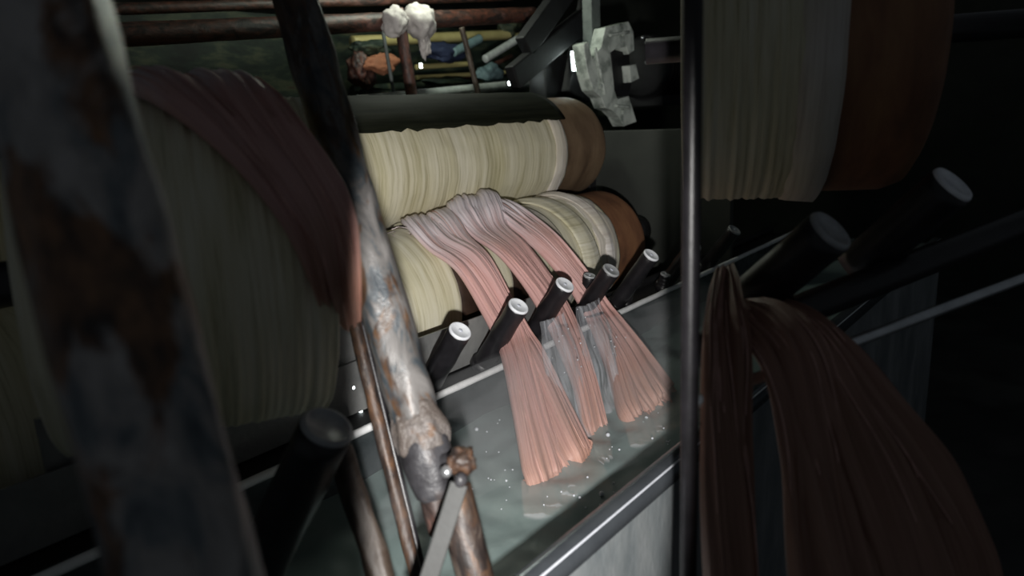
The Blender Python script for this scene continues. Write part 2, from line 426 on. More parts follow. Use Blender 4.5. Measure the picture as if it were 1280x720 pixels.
# ------------------------------------------------------------------ trough
tr = empty('dye_trough', (1.5, 0.8, 0), 'long dark steel trough of milky dye below the rollers', 'trough')
xm, xl = (XL-0.3+XR_T)/2, XR_T-XL+0.3
box('front_wall', (xm, YF-0.005, (H+ZR)/2), (xl, 0.03, H+ZR-0.01), M['tankwall'], tr)
box('back_wall', (xm, YB+0.02, (H+ZR)/2), (xl, 0.03, H+ZR-0.004), M['steel'], tr)
box('end_wall', (XR_T, (YF+YB)/2, (H+ZR)/2), (0.03, YB-YF, H+ZR-0.01), M['steel'], tr)
box('end_wall', (XL-0.3, (YF+YB)/2, (H+ZR)/2), (0.03, YB-YF, H+ZR-0.01), M['steel'], tr)
box('bottom', (xm, (YF+YB)/2, 0.42), (xl, YB-YF, 0.02), M['steel'], tr)
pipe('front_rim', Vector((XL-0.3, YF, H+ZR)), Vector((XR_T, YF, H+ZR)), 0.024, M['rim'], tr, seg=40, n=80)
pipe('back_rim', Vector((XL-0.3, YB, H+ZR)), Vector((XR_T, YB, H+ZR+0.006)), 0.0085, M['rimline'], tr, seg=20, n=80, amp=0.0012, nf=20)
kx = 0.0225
pipe('rim_highlight', Vector((XL-0.3, YF-0.659*kx, H+ZR+0.752*kx)), Vector((XR_T, YF-0.659*kx, H+ZR+0.752*kx)), 0.0022, M['rimshine'], tr, seg=16, n=60)  # pale thread added to put the highlight along the front rim
box('back_ledge', (xm, YB+0.075, H+ZR-0.012), (xl, 0.13, 0.02), M['iron'], tr)
# water surface
bm = bmesh.new(); nx, ny = 260, 50
g = [[None]*(ny+1) for _ in range(nx+1)]
ents = [(at_z(693, 575, ZW), 0.11), (at_z(742, 530, ZW), 0.06), (at_z(805, 500, ZW), 0.12)]
for i in range(nx+1):
    for j in range(ny+1):
        x = XL-0.28 + (XR_T-XL+0.26)*i/nx; y = YF+0.012 + (YB-YF-0.008)*j/ny
        z = H+ZW + 0.006*noise.noise(Vector((x*7, y*7, 0))) + 0.003*noise.noise(Vector((x*22, y*22, 2)))
        for e, w in ents:
            d = math.hypot(x-e.x, y-e.y)
            z += 0.007*math.sin(d*70)*math.exp(-d*9)
        g[i][j] = bm.verts.new((x, y, z))
for i in range(nx):
    for j in range(ny): bm.faces.new((g[i][j], g[i+1][j], g[i+1][j+1], g[i][j+1]))
wt = build('dye_water', bm, M['water']); tag(wt, 'milky grey-green dye bath filling the long trough', 'water', kind='stuff')
# splash plate behind the rods
pl = box('splash_plate', (x_on(670, YB+0.085, ZR)-1.2, YB+0.085, H+ZR+0.06), (2.4, 0.006, 0.115), M['plate'], None, bevel=0.001)
tag(pl, 'low grey splash plate standing behind the leftmost black pegs', 'plate')

# ------------------------------------------------------------------ pegs
def peg(px, py, y, r, length, label, capmat, direc=(0, 0.6, -0.8), name='guide_peg', grp='black guide pegs along the trough back', cup=0.95, root_z=None):
    a = at_y(px, py, y); d = Vector(direc).normalized()
    if root_z is not None: length = (a.z-(H+root_z))/(-d.z)
    b = a + d*length
    root = empty(name, b, label, 'peg', grp)
    mx, L = axis_matrix(b, a); mx = Matrix.Translation(-b) @ mx
    prof = [(0, r*1.18), (0.018, r*1.18), (0.021, r*1.0)]
    for i in range(12): prof.append((0.025+(L-0.03)*i/11, r*(0.97+0.03*math.sin(i*1.3))))
    prof.append((L, r*0.9))
    build('rod', lathe(prof, 36, 0.001, 20, px), M['black'], root, mx)
    prof = [(L-0.004, r*cup), (L+0.002, r*cup), (L+0.004, r*cup*0.92), (L+0.004, r*cup*0.82), (L+0.0032, r*cup*0.78), (L+0.0032, 0.002)]
    cp = build('end_cap', lathe(prof, 36), capmat, root, mx)
    prof = [(L+0.003, r*0.20), (L+0.0042, r*0.16), (L+0.0045, r*0.02)]
    build('cap_boss', lathe(prof, 20), M['capring'], cp)
    return root
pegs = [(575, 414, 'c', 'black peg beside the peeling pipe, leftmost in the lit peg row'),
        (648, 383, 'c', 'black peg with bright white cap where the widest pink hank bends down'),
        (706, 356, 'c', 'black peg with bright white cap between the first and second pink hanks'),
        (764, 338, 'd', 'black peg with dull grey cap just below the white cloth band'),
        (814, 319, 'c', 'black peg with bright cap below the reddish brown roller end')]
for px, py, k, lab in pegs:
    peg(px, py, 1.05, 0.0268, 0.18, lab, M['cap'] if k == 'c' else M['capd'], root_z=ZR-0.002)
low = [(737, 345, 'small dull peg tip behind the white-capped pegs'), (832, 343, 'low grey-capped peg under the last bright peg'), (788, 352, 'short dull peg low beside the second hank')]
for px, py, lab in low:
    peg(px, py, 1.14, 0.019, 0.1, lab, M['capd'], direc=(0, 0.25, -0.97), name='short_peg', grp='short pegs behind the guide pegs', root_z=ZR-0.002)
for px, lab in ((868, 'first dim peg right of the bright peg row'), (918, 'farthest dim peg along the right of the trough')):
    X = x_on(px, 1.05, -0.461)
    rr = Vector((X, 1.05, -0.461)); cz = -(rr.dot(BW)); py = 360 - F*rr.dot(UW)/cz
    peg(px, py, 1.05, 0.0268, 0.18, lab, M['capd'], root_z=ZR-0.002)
# iron bar carrying the pegs
for_a = Vector((XL, YB+0.11, H+ZR+0.012)); 
pb = pipe('peg_bar', for_a, Vector((XR_T, YB+0.11, H+ZR+0.012)), 0.014, M['iron'], None, seg=20)
tag(pb, 'black iron bar running behind the pegs on the trough ledge', 'bar')

# ------------------------------------------------------------------ hanks
def rsurf(px, deg, lift=0.012, r=LR, y0=LY, z0=LZ):
    y = y0-(r+lift)*math.cos(R(deg)); z = z0+(r+lift)*math.sin(R(deg))
    return (x_on(px, y, z), y, H+z)
def P(px, py, y, w, t):
    v = at_y(px, py, y); return (v.x, v.y, v.z, w, t)
def W(px, py, z, w, t):
    v = at_z(px, py, z); return (v.x, v.y, v.z, w, t)
def hank(label, path, mat, side, seed, nfold=9, strands=40, fold=0.35, ropes=4):
    root = empty('yarn_hank', Vector(path[-1][:3]), label, 'yarn', None)
    off = Matrix.Translation(-root.location); rnd = random.Random(seed)
    for k in range(ropes):
        u = 0 if ropes == 1 else (-1 + 2*k/(ropes-1))
        ph = rnd.uniform(0, 6); wk = rnd.uniform(0.85, 1.25); pp = []
        for q, (x, y, z, w, t) in enumerate(path):
            f = q/(len(path)-1)
            uu = u*(0.62 + 0.10*math.sin(q*0.9+ph)) + 0.16*math.sin(q*0.7+ph*2)*(1-abs(u)*0.5)
            c = Vector((x, y, z)) + side*(uu*w*0.5) + Vector((0, -0.35, 0.25))*(t*0.5*math.sin(q*0.8+ph))
            spread = 1.75/ropes if ropes > 1 else 1.0
            pp.append((c.x, c.y, c.z, w*spread*wk*(1.0+0.12*math.sin(q*1.3+ph)), t*(0.95+0.25*math.sin(q+ph))))
        bm, sm = hank_bm(pp, side, nfold=nfold*0.6, seed=seed+k*3.1, fold=fold*1.2, N=72)
        build('yarn_rope', bm, mat, root, off)
        sb = strands_bm(sm, side, max(3, strands//ropes), seed=seed*7+k, lift=0.52, r=0.0012)
        build('loose_yarn', sb, M['strand'], root, off)
    return root
M['strand'] = plain('loose_pink_yarn', (0.60,0.36,0.31), 0.6, var=0.3)
SX = Vector((1, 0, 0)); SD = Vector((0.9, -0.3, 0.1)).normalized()
# A: the widest one, left
A = [(*rsurf(540, 130), 0.13, 0.020), (*rsurf(533, 95), 0.15, 0.026), (*rsurf(540, 74), 0.15, 0.030), (*rsurf(560, 50, 0.014), 0.14, 0.032),
     P(594, 330, 1.27, 0.125, 0.034), P(626, 382, 1.185, 0.12, 0.034), P(645, 420, 1.125, 0.125, 0.034), P(656, 450, 1.06, 0.14, 0.036),
     P(675, 515, 0.94, 0.165, 0.04), W(694, 578, ZW+0.004, 0.18, 0.045), W(700, 594, ZW-0.020, 0.19, 0.03), W(707, 630, ZW-0.035, 0.20, 0.02)]
hank('wide pink yarn hank nearest the peeling pipe, falling into the dye', A, M['pink'], SX, 3, nfold=8, strands=18)
B = [(*rsurf(592, 130), 0.11, 0.03), (*rsurf(590, 95, 0.022), 0.14, 0.050), (*rsurf(596, 74, 0.016), 0.15, 0.048), (*rsurf(614, 52, 0.014), 0.125, 0.034),
     P(646, 312, 1.27, 0.11, 0.034), P(680, 355, 1.185, 0.10, 0.034), P(702, 396, 1.115, 0.09, 0.034), P(714, 430, 1.04, 0.08, 0.032),
     P(729, 480, 0.95, 0.065, 0.030), W(741, 531, ZW+0.004, 0.06, 0.030), W(745, 545, ZW-0.018, 0.06, 0.025), W(750, 575, ZW-0.035, 0.06, 0.02)]
hank('narrow middle pink hank dropping between the two broad ones', B, M['pink2'], SX, 8, nfold=7, strands=14, ropes=3)
D = [(*rsurf(612, 130), 0.10, 0.02), (*rsurf(614, 95), 0.13, 0.026), (*rsurf(626, 74), 0.13, 0.030), (*rsurf(648, 52, 0.014), 0.12, 0.030),
     P(682, 308, 1.27, 0.11, 0.032), P(720, 350, 1.185, 0.11, 0.034), P(746, 386, 1.12, 0.12, 0.036), P(763, 410, 1.06, 0.14, 0.038),
     P(785, 450, 0.96, 0.175, 0.042), W(806, 500, ZW+0.004, 0.22, 0.045), W(814, 515, ZW-0.020, 0.23, 0.03), W(826, 545, ZW-0.035, 0.24, 0.02)]
hank('right salmon hank spreading into the dye below the dull grey-capped peg', D, M['pink2'], SX, 15, nfold=10, strands=18, ropes=5)
# small frayed crest of yarn on the roller beside each hank
for px, lab, sc, sd in ((528, 'tuft of frayed pale yarn on the crest left of the hanks', 0.05, 1), (572, 'tangled pale tuft between the first two hank tops', 0.045, 4)):
    q = rsurf(px, 84, 0.006)
    bm = bmesh.new(); rnd = random.Random(sd)
    for s_ in range(34):
        p = Vector((rnd.gauss(0, sc), rnd.gauss(0, sc*0.35), rnd.uniform(-0.012, 0.003))); d = Vector((rnd.gauss(.4,.5), rnd.gauss(-.8,.5), rnd.gauss(0,.25))).normalized()
        prev = None
        for i in range(10):
            rad = 0.0017
            ring = [bm.verts.new(p + Vector((rad*math.cos(x), 0, rad*math.sin(x)))) for x in (0, 2.1, 4.2)]
            if prev:
                for k in range(3): bm.faces.new((prev[k], prev[(k+1)%3], ring[(k+1)%3], ring[k]))
            prev = ring; d = (d + Vector((rnd.gauss(0,.3), rnd.gauss(0,.3), rnd.gauss(-.05,.15)))).normalized(); p = p + d*0.008
            p.z = max(-0.012, min(0.016, p.z))
    o = build('yarn_tuft', bm, M['fray'], None, Matrix.Translation(q)); tag(o, lab, 'yarn')

# water running off between the hanks: thin translucent sheets, and drops
def sheet(pts, label, seed):
    bm = bmesh.new(); uvl = bm.loops.layers.uv.new('UVMap'); sm = catmull(pts, 10); rows = []
    n = len(sm); Kk = 16
    for i, p in enumerate(sm):
        row = []
        for k in range(Kk+1):
            f = k/Kk-0.5
            row.append(bm.verts.new((p[0]+f*p[3], p[1]+p[4]*math.cos(f*PI)*-1 + 0.012*noise.noise(Vector((f*6, i*0.15, seed))), p[2] + 0.0*f)))
        rows.append(row)
    for i in range(n-1):
        for k in range(Kk):
            f = bm.faces.new((rows[i][k], rows[i+1][k], rows[i+1][k+1], rows[i][k+1]))
            for l, (a, b) in zip(f.loops, ((k, i), (k, i+1), (k+1, i+1), (k+1, i))): l[uvl].uv = (a/Kk, b/n)
    o = build('water_sheet', bm, M['spray']); s = o.modifiers.new('s', 'SOLIDIFY'); s.thickness = 0.003
    tag(o, label, 'water', kind='stuff')
sheet([P(690, 396, 1.05, 0.10, 0.01), P(700, 440, 1.0, 0.13, 0.02), P(715, 500, 0.93, 0.15, 0.02), W(726, 545, ZW, 0.17, 0.02)], 'thin white run of water left of the narrow middle hank', 2)
sheet([P(735, 378, 1.06, 0.11, 0.01), P(745, 420, 1.0, 0.14, 0.02), P(755, 470, 0.94, 0.15, 0.02), W(765, 508, ZW, 0.16, 0.02)], 'thin white run of water right of the narrow middle hank', 5)
bm = bmesh.new(); rnd = random.Random(5)
for q in range(34):
    cx, cy = rnd.choice([(728, 440), (752, 425), (712, 450), (775, 425)])
    p = at_y(cx+rnd.gauss(0, 17), cy+rnd.gauss(0, 22), rnd.uniform(0.94, 1.0))
    if p.z < H+ZW+0.02: continue
    bmesh.ops.create_icosphere(bm, subdivisions=1, radius=rnd.uniform(0.0010, 0.0024), matrix=Matrix.Translation(p))
tag(build('water_drops', bm, M['foam']), 'spray of white drops flying off the hanks at the pegs', 'water', kind='stuff')
def steam_mat():
    m = bpy.data.materials.new('steam'); m.use_nodes = True; nt = m.node_tree; nt.nodes.clear()
    o = nt.nodes.new('ShaderNodeOutputMaterial'); v = nt.nodes.new('ShaderNodeVolumePrincipled')
    v.inputs['Color'].default_value = (0.95, 0.97, 1, 1); v.inputs['Anisotropy'].default_value = 0.0
    c = coords(nt, (1, 1, 0.7)); n = noise_tex(nt, c, 5.0, 3, 0.5, 0.5)
    r_ = ramp(nt, n, [(0.40, (0, 0, 0)), (0.70, (1, 1, 1))]); bw = nt.nodes.new('ShaderNodeRGBToBW'); nt.links.new(r_, bw.inputs[0])
    k = nt.nodes.new('ShaderNodeMath'); k.operation = 'MULTIPLY'; k.inputs[1].default_value = STEAM
    nt.links.new(bw.outputs[0], k.inputs[0]); nt.links.new(k.outputs[0], v.inputs['Density']); nt.links.new(v.outputs[0], o.inputs['Volume'])
    return m
STEAM = 1.6
o = lump('steam', (x_on(740, 0.9, -0.6), 0.83, H+ZW+0.13), (0.75, 0.22, 0.12), steam_mat(), None, 0.25, 1.5, 4)
tag(o, 'thin pale steam hanging over the dye around the hanks', 'steam', kind='stuff')
# foam flecks on the dye
bm = bmesh.new()
for q in range(70):
    p = at_z(rnd.uniform(590, 850), rnd.uniform(515, 640), ZW)
    if not (YF+0.05 < p.y < YB-0.03): continue
    bmesh.ops.create_icosphere(bm, subdivisions=2, radius=rnd.uniform(0.001, 0.0028), matrix=Matrix.Translation((p.x, p.y, p.z+0.002)))
for px, py in ((698, 588), (760, 545), (695, 547), (752, 619), (596, 538), (808, 524)):
    p = at_z(px, py, ZW)
    bmesh.ops.create_icosphere(bm, subdivisions=2, radius=0.005, matrix=Matrix.Translation((p.x, p.y, p.z+0.003)))
tag(build('foam_flecks', bm, M['foam']), 'tiny white foam flecks floating on the dye', 'foam', kind='stuff')

# ------------------------------------------------------------------ foreground pipe with joint
def pt(px, py, d): return at_d(px, py, d)
fp = empty('standpipe', pt(548, 600, 0.98), 'thick foreground pipe with flaking grey paint, rust and a bulbous joint', 'pipe')
a0, a1 = pt(520, 525, 1.0), pt(381, 40, 1.06)
a1 = a1 + (a1-a0).normalized()*0.55
pipe('upper_pipe', a0, a1, 0.0335, M['pipe'], fp, amp=0.004, nf=16, seed=3, seg=64, n=160)
# collar
mx, L = axis_matrix(pt(537, 585, 0.99), pt(519, 515, 1.0))
off = Matrix.Translation(-fp.location)
prof = [(0, 0.030), (0.006, 0.037), (0.02, 0.0385), (0.035, 0.037), (0.05, 0.0345), (0.07, 0.030)]
prof = [(z, r) for z, r in prof]
def densify(p, n=6):
    out = []
    for (a, b), (c, d) in zip(p[:-1], p[1:]):
        for i in range(n): out.append((a+(c-a)*i/n, b+(d-b)*i/n))
    return out + [p[-1]]
build('collar', lathe(densify(prof), 56, 0.006, 22, 4), M['collar'], fp, off @ mx @ Matrix.Translation((0,0,0.022)))
prof = [(-0.042, 0.021), (-0.036, 0.026), (-0.015, 0.032), (0.01, 0.037), (0.035, 0.037), (0.045, 0.033)]
build('coupling', lathe(densify(prof), 56, 0.003, 18, 6), M['dkpipe'], fp, off @ mx)
kn = pt(577, 577, 0.945)
lump('valve_knob', kn, (0.019, 0.018, 0.019), M['rust'], fp, 0.3, 2, 3)
pipe('valve_stem', pt(553, 575, 0.97), kn, 0.009, M['dkpipe'], fp, amp=0.001)
lump('bolt', pt(558, 589, 0.935), (0.008, 0.008, 0.008), M['bright'], fp, 0.2, 2, 5, sub=2)
pipe('neck', pt(537, 597, 0.99), pt(552, 668, 0.985), 0.0175, M['rustred'], fp, amp=0.003, nf=20, seg=32)
pipe('lower_pipe', pt(566, 606, 0.99), pt(613, 800, 0.96), 0.0255, M['rust'], fp, amp=0.003, nf=16, seed=9, seg=48, n=80)
# grey strap running across
c0, c1 = pt(574, 604, 0.93), pt(524, 760, 0.90)
st_ = empty('flat_strap', c1, 'flat dull grey strap slanting across the lower pipe', 'strap')
dd = (c1-c0); ax = dd.normalized(); sd_ = RW.cross(ax).cross(ax).normalized()
rot = Matrix((sd_, ax.cross(sd_), ax)).transposed()
box('band', (c0+c1)/2, (0.024, 0.006, dd.length), M['strapm'], st_, 0.002, rot)
lump('rivet', c0+Vector((0,-.004,.006)), (0.010, 0.008, 0.010), M['dkpipe'], st_, 0.1, 2, 2, sub=2)
# thin rusty pipe to the left
t1 = pipe('thin_pipe', pt(524, 735, 1.10), pt(439, 390, 1.16), 0.0105, M['rust'], None, amp=0.002, nf=22, seg=28, n=90)
tag(t1, 'thin rusty pipe left of the thick peeling pipe', 'pipe')
t2 = pipe('iron_rod', pt(534, 735, 1.12), pt(452, 400, 1.18), 0.006, M['black'], None, seg=16)
tag(t2, 'thin black rod hugging the thin rusty pipe', 'rod')
t3 = pipe('short_pipe', pt(489, 760, 0.92), pt(424, 560, 0.97), 0.017, M['tan_rust'], None, amp=0.005, nf=22, seed=5, seg=36, n=80)
tag(t3, 'tan crusty pipe in the lower left beside the thin rusty pipe', 'pipe')
t4 = pipe('grey_post', at_y(472, 545, 1.24), at_y(444, 380, 1.24), 0.018, M['tan_rust'], None, amp=0.002, seg=24)
tag(t4, 'short pale post behind the thin rusty pipe', 'post')
# glowing domes added for the bright glints left of the pipe
M['glint'] = emit('glint_glow', (0.9, 1.0, 1.0), 5)
for i, (px, py, r) in enumerate(((470, 485, 0.0085), (440, 484, 0.007), (461, 467, 0.004), (451, 514, 0.004))):
    p = at_y(px, py, 1.215)
    o = empty('glint_dot', p, ['largest added glint dot between the thin and thick pipes', 'added glint dot at the far left behind the thin pipe', 'faint added glint dot just above the largest one', 'faint added glint dot low beside the thin rusty pipe'][i], 'light', 'added glint dots left of the thick pipe')
    bm = bmesh.new(); bmesh.ops.create_icosphere(bm, subdivisions=3, radius=r); build('glowing_dome', bm, M['glint'], o)
    build('bezel', lathe([(0, r*1.25), (r*0.8, r*1.25), (r*0.9, r*1.0)], 20), M['iron'], o, Matrix.Translation((0, r*0.9+0.002, 0)) @ Matrix.Rotation(PI/2, 4, 'X'))
bp = box('back_plate', (x_on(482, 1.24, -0.5)-0.35, 1.232, H-0.52), (0.70, 0.012, 0.20), M['plate'], None, 0.002)
tag(bp, 'grey steel plate behind the thin rusty pipe carrying the added glint dots', 'plate')

# ------------------------------------------------------------------ machine side: bearing bracket, posts, black castings
YBR = 1.72
br = empty('bearing_bracket', at_y(770, 158, YBR), 'pale green cast bearing bracket at the far end of the rollers', 'bracket')
out = [(757,34),(770,31),(786,27),(792,40),(793,63),(786,68),(783,58),(770,61),(763,66),(766,90),(768,112),(772,124),(786,120),(791,136),(796,152),(780,158),(774,146),(766,138),(757,135),(752,122),(742,113),(737,98),(733,80),(730,55),(735,52),(741,74),(752,58)]
extrude_poly('casting', [at_y(px, py, YBR) for px, py in out], Vector((0.2, 1, 0)).normalized(), 0.07, M['cast'], br, 0.002)
out = [(787,82),(795,80),(799,98),(789,103)]
extrude_poly('lug', [at_y(px, py, YBR-0.01) for px, py in out], Vector((0,1,0)), 0.05, M['cast'], br, 0.001)
out = [(764,62),(786,66),(790,100),(786,122),(768,118)]
extrude_poly('bearing_block', [at_y(px, py, YBR+0.03) for px, py in out], Vector((0,1,0)), 0.06, M['iron'], br, 0.001)
for (xa, ya, xb_, yb_) in ((744, 60, 756, 118), (762, 44, 786, 40), (770, 132, 786, 134)):
    q0, q1 = at_y(xa, ya, YBR-0.006), at_y(xb_, yb_, YBR-0.006)
    pipe('rib', q0, q1, 0.007, M['cast'], br, seg=12, n=6)
for px, py in ((750, 108), (778, 140), (748, 84), (778, 42)):
    p = at_y(px, py, YBR-0.003)
    bm = lathe([(0, 0.011), (0.008, 0.011), (0.010, 0.009)], 6)
    build('bolt', bm, M['cast'], br, Matrix.Translation(p-br.location) @ Matrix.Rotation(PI/2, 4, 'X'), smooth=False)
gp = box('green_post', (at_y(741, 30, 1.86)+at_y(738, 30, 1.86))/2 + Vector((0,0,0.62)), (0.07, 0.05, 1.62), M['castd'])
tag(gp, 'dim green-grey upright rising above the bearing bracket', 'post')
mo = empty('drive_motor', at_y(822, 150, 1.9), 'black motor housing right of the pale green bracket', 'motor')
p0 = at_y(818, 85, 1.95)
mx = Matrix.Translation(p0-mo.location) @ XROT
build('housing', lathe(densify([(-0.16, 0.10), (-0.14, 0.15), (0.25, 0.15), (0.27, 0.10), (0.30, 0.04)], 3), 40), M['iron'], mo, mx)
for k in range(9):
    build('cooling_fin', lathe([(-0.10+k*0.035, 0.15), (-0.10+k*0.035, 0.163), (-0.094+k*0.035, 0.163), (-0.094+k*0.035, 0.15)], 40), M['black'], mo, mx)
box('mounting_foot', p0+Vector((0.05,0,-0.17)), (0.3, 0.2, 0.05), M['iron'], mo)
for px, py in ((808, 53), (803, 47), (808, 78), (832, 53)):
    q = at_y(px, py, 1.80); bm = bmesh.new(); bmesh.ops.create_icosphere(bm, subdivisions=2, radius=0.009)
    build('bolt', bm, M['bright'], mo, Matrix.Translation(q-mo.location))
ar = empty('machine_frame', at_y(690, 120, 2.0), 'black cast arms slanting over the upper roller', 'arm')
for (x1, y1, x2, y2, wd) in ((640, 98, 735, 20, 0.10), (655, 60, 720, -30, 0.10), (715, 120, 745, -40, 0.12)):
    A_, B_ = at_y(x1, y1, 1.98), at_y(x2, y2, 1.98)
    d = (B_-A_); z_ = d.normalized(); y_ = Vector((0, 1, 0)); x_ = y_.cross(z_).normalized(); y_ = z_.cross(x_)
    rot = Matrix((x_, y_, z_)).transposed()
    box('beam', (A_+B_)/2, (wd, 0.05, d.length), M['iron'], ar, 0.008, rot)
hb = box('iron_block', at_y(700, 100, 2.08), (0.36, 0.1, 0.22), M['iron'], None, 0.01)
tag(hb, 'black iron block behind the far end of the upper roller', 'block')
sp = box('side_panel', (max(ux_end, lx_end)+0.30, 2.0, (H-0.10)/2), (0.03, 1.7, H-0.10), M['panel'])
tag(sp, 'dark grey-green sheet panel right of the roller ends', 'panel')
fr = empty('roller_stand', (2.75, 1.6, 0), 'dark iron end frame carrying both rollers', 'frame')
xs = max(ux_end, lx_end)+0.17
fr.location = (xs, 1.6, 0)
box('upright', (xs, UY+0.02, (H+UZ+0.05)/2), (0.05, 0.10, H+UZ+0.05), M['iron'], fr)
box('upright', (xs, LY, (H+LZ)/2), (0.05, 0.10, H+LZ), M['iron'], fr)
for nme, y, z in (('bearing', LY, LZ), ('bearing', UY, UZ)):
    build(nme, lathe(densify([(-0.04, 0.05), (-0.035, 0.06), (0.035, 0.06), (0.04, 0.05)], 2), 32), M['iron'], fr, Matrix.Translation((0, y-1.6, H+z)) @ XROT)
fl = empty('roller_stand', (XL-0.03, 1.6, 0), 'dark iron stand at the hidden left end of both rollers', 'frame')
box('upright', (XL-0.03, UY+0.02, (H+UZ+0.05)/2), (0.05, 0.10, H+UZ+0.05), M['iron'], fl)
box('upright', (XL-0.03, LY, (H+LZ)/2), (0.05, 0.10, H+LZ), M['iron'], fl)

# ------------------------------------------------------------------ background clutter above the rollers
def bpipe(name, p, q, y, r, mat, label, cat, y2=None, **k):
    o = pipe(name, at_y(*p, y), at_y(*q, y2 or y), r, mat, None, **k); tag(o, label, cat); return o
bpipe('overhead_pipe', (60, 48), (668, 18), 2.35, 0.036, M['rustred'], 'thick dark red-brown pipe along the top, tied with a white rag', 'pipe', amp=0.003)
bpipe('overhead_pipe', (60, 14), (640, -4), 2.6, 0.02, M['rustred'], 'thin dark pipe at the very top edge', 'pipe')
bpipe('hanging_post', (497, 10), (517, 132), 2.30, 0.024, M['rustred'], 'rust red post hanging below the white rag', 'post', amp=0.004)
bpipe('hanging_rod', (577, 34), (598, 118), 2.32, 0.013, M['tan_rust'], 'slim grey metal rod right of the rust red post', 'rod', amp=0.002)
bpipe('thin_rod', (476, 24), (494, 126), 2.45, 0.008, M['castd'], 'very thin grey rod left of the rust red post', 'rod')
bpipe('bamboo_pole', (440, 52), (665, 42), 2.75, 0.026, M['bamboo'], 'longest pale yellow pole just under the dark overhead pipe', 'pole')
bpipe('bamboo_pole', (520, 84), (584, 80), 2.75, 0.013, M['bamboo'], 'upper short yellow pole between the two hanging rods', 'pole')
bpipe('bamboo_pole', (520, 97), (640, 90), 2.8, 0.012, M['bamboo'], 'lower thin yellow pole between the hanging rods', 'pole')
bpipe('slanting_bar', (606, 74), (655, 44), 2.55, 0.020, M['ledge'], 'pale slanting bar at the right of the yellow poles', 'bar')
bpipe('slanting_bar', (566, 66), (600, 48), 2.6, 0.022, M['teal'], 'dull slanting bar behind the slim grey rod', 'bar')
bpipe('ledge_beam', (330, 138), (662, 104), 2.4, 0.022, M['ledge'], 'pale ledge line just behind the upper roller', 'beam')
bpipe('thin_pipe', (440, 112), (640, 100), 2.9, 0.02, M['green'], 'dull green pipe low in the background', 'pipe')
bpipe('thin_pipe', (560, 108), (640, 70), 2.85, 0.014, M['rustred'], 'dark red pipe crossing low behind the slim rod', 'pipe')
rg = lump('knotted_rag', at_y(524, 28, 2.29), (0.075, 0.06, 0.07), M['rag'], None, 0.28, 1.1, 2); tag(rg, 'dirty white rag knotted around the overhead pipe', 'rag')
rg2 = lump('knotted_rag', at_y(494, 28, 2.29), (0.055, 0.05, 0.06), M['rag'], None, 0.3, 1.3, 6); tag(rg2, 'greyer twisted end of rag left of the white knot', 'rag')
rg3 = lump('hanging_rag', at_y(530, 52, 2.27), (0.025, 0.02, 0.06), M['rag'], None, 0.4, 2.0, 9); tag(rg3, 'thin rag tail hanging below the white knot', 'rag')
for i, (px, py, s, m_, lab) in enumerate([(478, 80, (0.09, 0.03, 0.04), 'orange', 'orange cloth bundle left of the rust red post'), (556, 66, (0.14, 0.05, 0.045), 'blue', 'dark blue cloth bundle behind the yellow poles'),
        (612, 92, (0.09, 0.04, 0.05), 'teal', 'grey teal cloth bundle by the pale ledge'), (452, 88, (0.06, 0.05, 0.07), 'rustred', 'dark red bundle at the left edge of the clutter'),
        (462, 60, (0.10, 0.05, 0.035), 'green', 'mottled green bundle under the overhead pipe'), (560, 104, (0.16, 0.05, 0.03), 'green', 'mottled green bundle low between the hanging rods'),
        (470, 118, (0.13, 0.05, 0.03), 'green', 'mottled green bundle low at the left'), (638, 30, (0.10, 0.05, 0.08), 'green', 'mottled green bundle at the upper right of the clutter')]):
    o = lump('cloth_bundle', at_y(px, py, 2.62+0.02*i), s, M[m_], None, 0.4, 1.2, i+1); tag(o, lab, 'cloth')
sh = box('storage_shelf', (x_on(520, 3.1, 0.2), 3.15, (H+0.5)/2), (4.6, 0.06, H+0.5), M['green']); tag(sh, 'dark mottled green board behind the background clutter', 'board')
# small lamp in the back, and glowing dots added for glints on metal
M['lamp'] = emit('lamp_glint_glow', (0.85, 1.0, 0.97), 14)
def glow_thing(px, py, y, s, lab, tilt=0.1):
    o = empty('lamp_glint', at_y(px, py, y), lab, 'lamp', None)
    box('glowing_tube', at_y(px, py, y), s, M['lamp'], o, min(s)*0.3, Matrix.Rotation(-tilt, 3, 'Y'))
    box('glow_backing', at_y(px, py, y)+Vector((0, s[1]*0.9, 0)), (s[0]*1.2, s[1]*0.8, s[2]*1.1), M['iron'], o, 0.002, Matrix.Rotation(-tilt, 3, 'Y'))
glow_thing(719, 76, 1.93, (0.035, 0.02, 0.085), 'small bright white lamp between the black arms and the bracket')
glow_thing(657, 98, 2.1, (0.020, 0.012, 0.026), 'tiny glowing dot added for a glint at the right of the pale ledge')
glow_thing(637, 104, 2.1, (0.012, 0.012, 0.018), 'faint tiny glowing dot added for a glint at the end of the pale ledge')
glow_thing(526, 82, 2.5, (0.010, 0.01, 0.022), 'tiny glowing dot added for a glint below the rag tail')

